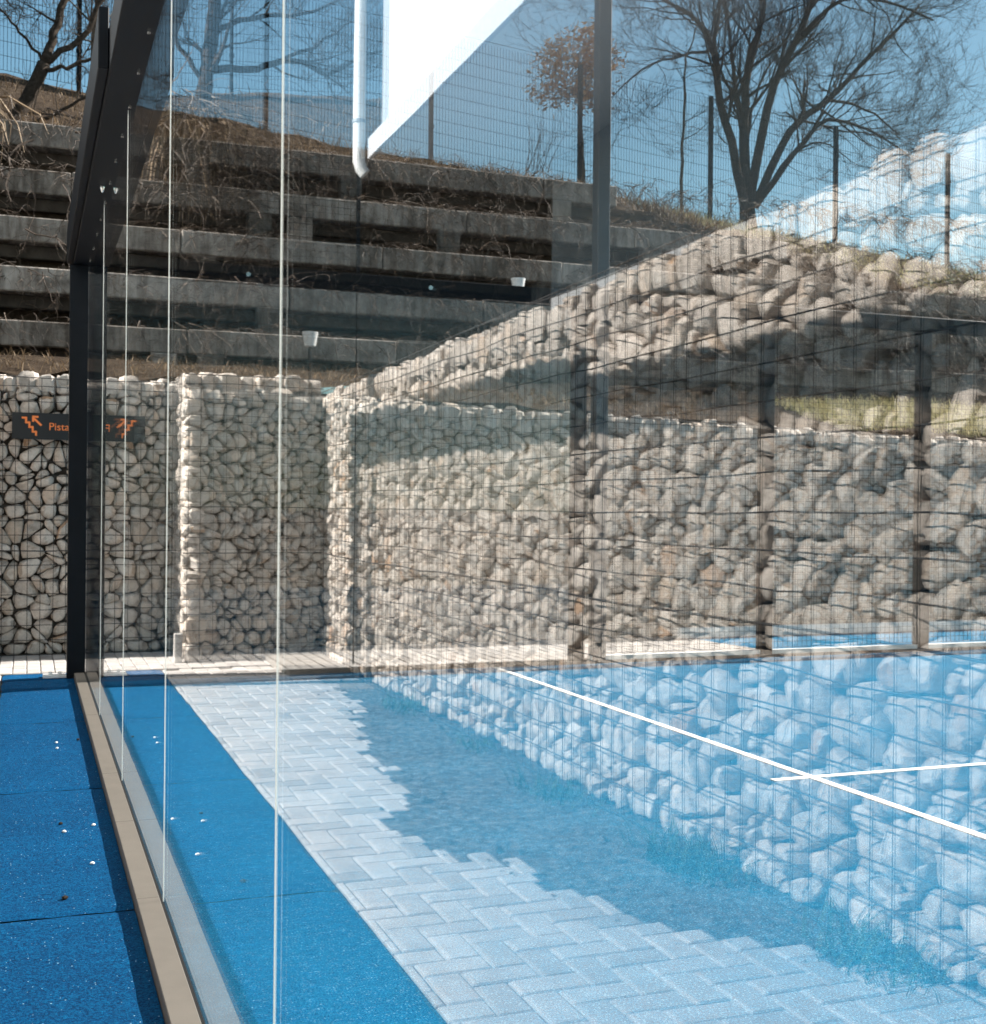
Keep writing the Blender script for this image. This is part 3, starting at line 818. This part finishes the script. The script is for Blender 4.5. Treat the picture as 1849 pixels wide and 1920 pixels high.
tree('bare_tree', 'crooked leafless tree leaning over the concrete beams at the left edge', (-.9, 15.5, 4.6), [
    lm([(-.95, 4.5), (-.64, 5.01), (-.3, 5.5), (-.07, 5.93), (.13, 6.39)], 15.5, 0, .10, .085, 0),
    lm([(.13, 6.39), (.25, 6.78), (.35, 7.17), (.43, 7.61), (.5, 8.2)], 15.5, .1, .062, .03, 5),
    lm([(.13, 6.39), (.52, 6.72), (.79, 7.23), (.97, 7.64), (1.1, 8.1)], 15.5, -.1, .045, .02, 6),
    lm([(.16, 6.30), (.46, 6.42), (.71, 6.54), (1.0, 6.6)], 15.45, .1, .032, .015, 5),
    lm([(.1, 6.44), (-.13, 6.75), (-.3, 6.94), (-.6, 7.3)], 15.5, .2, .022, .01, 5),
    lm([(-.3, 5.6), (.11, 5.68), (.52, 5.95), (.9, 6.1)], 15.4, -.2, .034, .01, 4),
], 9, M['bark'], slen=.8, depth=3, up=.05, thick=.88, mul=1.3)
tree('bare_tree', 'slim upright leafless tree close beside the dark corner post top', (.72, 16.2, 5.9), [
    lm([(.74, 5.7), (.73, 6.3), (.72, 7.0), (.75, 7.6), (.78, 8.4)], 16.2, 0, .06, .035, 9)], 14, M['palebark'], slen=.9, depth=2)
tree('bare_tree', 'leafless tree with long level limbs standing further left on the bank, mirrored beside the beam', (-1.09, 15, 5.5), [
    lm([(-1.07, 5.3), (-1.09, 5.96), (-1.13, 6.46), (-1.19, 6.97), (-1.24, 7.61), (-1.3, 8.4)], 15, 0, .12, .06, 6),
    lm([(-1.12, 6.4), (-1.68, 6.48), (-2.13, 6.61), (-2.52, 6.48), (-2.88, 6.7), (-3.4, 6.9)], 15, -.2, .055, .015, 9),
    lm([(-1.18, 6.85), (-1.68, 7.11), (-2.26, 7.26), (-2.9, 7.6)], 15, .2, .045, .015, 8),
    lm([(-1.15, 6.21), (-.81, 6.61), (-.63, 7.14)], 15, 0, .04, .02, 5),
    lm([(-1.74, 6.48), (-2.39, 6.82), (-2.85, 7.21)], 14.9, .1, .03, .012, 6),
], 23, M['bark'], slen=.9, depth=3, thick=.88, mul=1.3)
# small tree that kept its orange leaves
t = thing('young_tree', 'small round young tree with orange autumn leaves behind the fence', 'tree', (8.69, 19.2, 6.2))
rg = random.Random(3); a, b_, tips = MB(), MB(), []
limb(a, [(8.69, 19.2, 6.2), (8.66, 19.2, 7.2), (8.62, 19.2, 8.0), (8.57, 19.2, 8.9)], .045, .018, rg, b_, 20, .62, 2, .05, 0, tips, .62, .95)
for m_ in (a, b_): m_.v = [(x - 8.69, y - 19.2, z - 6.2) for x, y, z in m_.v]
a.build('trunk', M['palebark'], t, smooth=True); b_.build('branches', M['bark'], t, smooth=True)
def leaf_cards(mb, pts, rg, size, n_per, spread):
    for (p, d) in pts:
        for _ in range(n_per):
            q = p + Vector((rg.gauss(0, spread), rg.gauss(0, spread), rg.gauss(0, spread)))
            a_ = Vector((rg.gauss(0, 1), rg.gauss(0, 1), rg.gauss(0, 1))).normalized(); b2 = a_.orthogonal().normalized()
            s_ = size * rg.uniform(.6, 1.3)
            mb.quad(q - a_ * s_, q + b2 * s_ * .55, q + a_ * s_, q - b2 * s_ * .55)
lf = MB(); leaf_cards(lf, [(p - Vector((8.69, 19.2, 6.2)), d) for p, d in tips if (p - Vector((8.58, 19.2, 8.55))).length < .8], rg, .050, 8, .085)
lf.build('leaves', M['orange'], t, kind='stuff')
t = thing('sapling', 'thin tall pale sapling with a bent tip on the bank between the fence posts', 'tree', (10.37, 18.9, 6.1))
rg = random.Random(31); a, b_ = MB(), MB()
limb(a, [(10.37, 18.9, 6.1), (10.38, 18.9, 7.2), (10.41, 18.9, 8.3), (10.47, 18.9, 9.0), (10.64, 18.9, 9.55)], .042, .014, rg, b_, 9, .8, 2, .03, 0, None, .3)
for m_ in (a, b_): m_.v = [(x - 10.37, y - 18.9, z - 6.1) for x, y, z in m_.v]
a.build('trunk', M['palebark'], t, smooth=True); b_.build('branches', M['bark'], t, smooth=True)

# ------------------------------------------------------------------ plants on the bank
def shrub(name, label, cx, cy, cz, rx, ry, rz, n, mat, size, seed, cat='shrub'):
    t = thing(name, label, cat, (cx, cy, cz - rz)); rg = random.Random(seed); lf = MB(); st = MB()
    for k in range(26):
        u = Vector((rg.gauss(0, 1), rg.gauss(0, 1), abs(rg.gauss(0, 1)))).normalized()
        tip = Vector((u.x * rx, u.y * ry, u.z * rz * 1.3 + rz * .5)) * rg.uniform(.7, 1.1)
        st.tube([(0, 0, 0), tuple(tip * .5 + Vector((0, 0, .05))), tuple(tip)], [.012, .008, .003], 3, False)
        for q in range(n):
            f = rg.uniform(.35, 1.08)
            p = tip * f + Vector((rg.gauss(0, .07), rg.gauss(0, .07), rg.gauss(0, .06)))
            a_ = Vector((rg.gauss(0, 1), rg.gauss(0, 1), rg.gauss(0, .7))).normalized(); b2 = a_.orthogonal().normalized(); s_ = size * rg.uniform(.5, 1.3)
            lf.quad(p - a_ * s_, p + b2 * s_ * .5, p + a_ * s_, p - b2 * s_ * .5)
    st.build('stems', M['bark'], t); lf.build('leaves', mat, t, kind='stuff')
    return t
shrub('shrub', 'dense green shrub spilling over the concrete at the right edge', 12.1, 14.1, 4.30, .55, .5, .32, 90, M['green'], .038, 2)
shrub('shrub', 'low green shrub at the top of the bank by the fence foot', 16.6, 17.8, 5.55, .6, .5, .22, 50, M['green'], .035, 3)
t = thing('dead_agave', 'hanging clump of dry straw coloured leaves below the mirrored tree', 'plant', (-.84, 14.1, 5.45))
rg = random.Random(6); mb = MB()
for k in range(420):
    a_ = rg.uniform(0, 6.28); rr_ = abs(rg.gauss(.0, .12)); ln = rg.choice((.3, .5, .8, 1.1)) * rg.uniform(.7, 1.1); x0, y0 = math.cos(a_) * rr_ * 1.2, -abs(math.sin(a_)) * rr_
    o_ = Vector((x0, y0, rg.uniform(-.1, .15))); ox = rg.gauss(0, .17) + x0 * .9; oy = -rg.uniform(.05, .3)
    wd = rg.uniform(.004, .018)
    p1 = o_ + Vector((ox * .5, oy * .8, -.05 * ln)); p2 = o_ + Vector((ox * .9, oy, -.5 * ln)); p3 = o_ + Vector((ox + rg.gauss(0, .05), oy * .9, -ln))
    mb.tube([o_, p1, p2, p3], [wd, wd, wd * .8, .002], 3, False)
mb.build('leaves', M['straw'], t, kind='stuff')
# dry vines hanging over the crib wall (nobody could count them)
vm = MB(); rg = random.Random(77)
def hang(x, y, z, ln, r, mb):
    p = Vector((x, y, z)); d = Vector((rg.gauss(0, .9), -rg.uniform(.1, .6), rg.uniform(-.5, .35))).normalized(); pts = [p.copy()]
    n_ = 6
    for k in range(n_):
        d = (d + Vector((rg.gauss(0, .55), rg.gauss(0, .22), rg.gauss(-.28, .3)))).normalized(); p = p + d * ln / n_
        p.y = max(p.y, 11.6); pts.append(p.copy())
    mb.tube(pts, [r * (1 - .8 * k / n_) for k in range(n_ + 1)], 3, False)
    return pts
for k in range(3400):
    y, zt, xa, xb = rows[rg.choice((0, 1, 2, 3, 4))]
    x = rg.uniform(-6, min(xb, 15) + 1)
    if rg.random() < .45: x = rg.choice((-3.2, -1.2, 2.2, 4.6, 5.2, 8.1, 9.2, 10.3, 11.4, 12.0)) + rg.gauss(0, .5)
    pts = hang(x, y + rg.uniform(-.05, .25), zt + rg.uniform(-.05, .06), rg.uniform(.2, .9), rg.uniform(.003, .007), vm)
    for q in range(5):
        i = rg.randint(1, 5); hang(pts[i].x, pts[i].y, pts[i].z, rg.uniform(.1, .3), .003, vm)
for k in range(520):
    x = rg.choice((-1.0, -1.35, -.75, -1.9)) + rg.gauss(0, .22); pts = hang(x, rg.uniform(13.5, 14.2), rg.uniform(4.5, 5.75), rg.uniform(.3, 1.0), rg.uniform(.003, .009), vm)
for (x, y, z, ln, r_) in ((.02, 13.7, 5.0, 1.0, .014), (.42, 13.6, 5.1, .9, .015), (.30, 13.4, 4.5, .6, .010), (-.05, 13.3, 4.0, .7, .010), (.15, 13.9, 5.4, .5, .010), (.5, 13.9, 5.35, .6, .010)):
    pts = hang(x, y, z, ln, r_, vm)
    for q in range(4): hang(pts[3].x, pts[3].y, pts[3].z, .4, r_ * .5, vm)
vm.build('dry_vines', M['twig'], kind='stuff')
vm = MB(); rg = random.Random(78)
for k in range(900):
    x = rg.choice((8.0, 9.0, 9.6, 10.6, 11.3, 12.2)) + rg.gauss(0, .6); hang(x, rg.uniform(12.9, 13.9), rg.uniform(3.0, 4.6), rg.uniform(.4, 1.1), rg.uniform(.003, .007), vm)
vm.build('bramble_thicket', M['twig'], kind='stuff')
def blades(mb, rg, n, xr, yf, zf, h, wd, lean=.5):
    for _ in range(n):
        x = rg.uniform(*xr); y = yf(rg, x); z = zf(x, y) - .02
        hh = h * rg.uniform(.4, 1.3); a_ = rg.uniform(0, 6.28); l_ = hh * lean * rg.uniform(.2, 1.4)
        dx, dy = math.cos(a_), math.sin(a_); w_ = wd * rg.uniform(.6, 1.4)
        p = Vector((x, y, z)); sd = Vector((-dy, dx, 0)) * w_
        m1 = p + Vector((dx * l_ * .4, dy * l_ * .4, hh * .65)); tp = p + Vector((dx * l_, dy * l_, hh))
        b0 = len(mb.v); mb.v += [tuple(p - sd), tuple(p + sd), tuple(m1 + sd * .7), tuple(m1 - sd * .7), tuple(tp)]
        mb.f += [(b0, b0 + 1, b0 + 2, b0 + 3), (b0 + 3, b0 + 2, b0 + 4)]
rg = random.Random(90); mb = MB()
blades(mb, rg, 6000, (-6, 17), lambda r_, x: 14.7 + 4.0 * r_.random() ** 1.3, bank_z, .16, .006, 1.1)
blades(mb, rg, 5000, (-6, 17), lambda r_, x: 14.55 + abs(r_.gauss(0, .12)), lambda x, y: bank_z(x, 14.7), .2, .006, 1.4)
blades(mb, rg, 2600, (-4, 7), lambda r_, x: r_.uniform(11.4, 12.9), bank_z, .09, .005, 1.5)
mb.build('dry_grass', M['straw'], kind='stuff')
mb = MB()
blades(mb, rg, 15000, (8.2, 16), lambda r_, x: r_.uniform(11.35, 12.7), bank_z, .13, .006, 1.2)
blades(mb, rg, 5000, (9, 17), lambda r_, x: r_.uniform(16, 18.7), bank_z, .16, .007, 1.0)
mb.build('grass', M['grass'], kind='stuff')
# weeds where the gravel meets the wall
mb = MB()
for (cx, cy, n_, h_) in ((-1.38, 5.1, 150, .10), (-1.40, 3.9, 260, .13), (-1.42, 7.6, 120, .10), (-1.40, 2.9, 180, .12), (-1.43, 6.3, 70, .08)):
    blades(mb, rg, n_, (cx - .10, cx + .10), lambda r_, x, cy=cy: cy + r_.gauss(0, .14), lambda x, y: -.01, h_, .004, 1.3)
mb.build('weeds', M['green'], kind='stuff')
# tall dry weed by the fence
t = thing('weed', 'tall dark dry weed with branching stems at the fence foot', 'plant', (7.35, 18.0, 6.5))
mb = MB(); rg = random.Random(12)
for k in range(9): twigs(mb, (rg.gauss(0, .12), 0, 0), (rg.gauss(0, .35), rg.gauss(0, .2), 1), rg.uniform(.5, .85), .008, 1, rg, .5)
mb.build('stems', M['bark'], t)
# small garden lamps standing on the bank
def garden_lamp(x, y, zb, zt, label):
    t = thing('garden_lamp', label, 'garden lamp', (x, y, zb)); h = zt - zb
    a = MB(); a.tube([(0, 0, -.05), (0, 0, h - .15)], .018, 8); a.build('stem', M['steel'], t, smooth=True, sharp=40)
    a = MB(); a.tube([(0, 0, h - .15), (0, 0, h - .14), (0, 0, h)], [.040, .055, .080], 14); a.build('lamp_shade', M['white'], t, smooth=True, sharp=40)
garden_lamp(2.61, 12.3, 2.52, 3.0, 'small white garden lamp on a dark stem before the lowest concrete beam')
garden_lamp(4.92, 12.55, 2.6, 3.74, 'taller white cup shaped garden lamp standing just above the slope of the mirrored wall')
# pebbles on the blue turf
rg = random.Random(40)
def pebble(x, y, r, mat, label, group=None):
    mb = MB(); n = 8
    for k, (z, s_) in enumerate(((-.4, .6), (.05, 1.0), (.45, .85), (.75, .4))):
        for i in range(n):
            a_ = 6.283 * i / n; q = s_ * rg.uniform(.85, 1.1); mb.v.append((math.cos(a_) * q * r * 1.2, math.sin(a_) * q * r, z * r))
    for k in range(3):
        for i in range(n):
            j = (i + 1) % n; mb.f.append((k * n + i, k * n + j, (k + 1) * n + j, (k + 1) * n + i))
    mb.f.append(tuple(3 * n + i for i in range(n)))
    o = mb.build('pebble', mat, smooth=True); o.location = (x, y, .004 + r * .35); o.rotation_euler = (0, 0, rg.uniform(0, 6))
    tag(o, label, 'pebble', group)
for x, y, l_ in ((.15, 6.96, 'farther of two tiny white pebbles at the far end of the blue turf'),
                 (.15, 6.80, 'nearer of two tiny white pebbles at the far end of the blue turf'),
                 (.14, 5.05, 'tiny white pebble with a dark pebble just behind it half way along the blue turf'),
                 (.25, 5.12, 'tiny white pebble half way along the blue turf beside the rail shadow'),
                 (.22, 4.57, 'tiny white pebble nearest the camera on the blue turf, by the rail')):
    pebble(x, y, .0075, M['white'], l_, 'white pebbles on the blue turf')
pebble(.26, 7.02, .008, M['bark'], 'tiny dark pebble on the blue turf nearest the far corner', 'dark pebbles on the blue turf')
pebble(.13, 5.18, .008, M['bark'], 'tiny dark pebble beside the white pebbles mid way along the blue turf', None)
pebble(.12, 4.19, .010, M['bark'], 'dark crumb of soil lying by the turf seam nearest the camera', None)
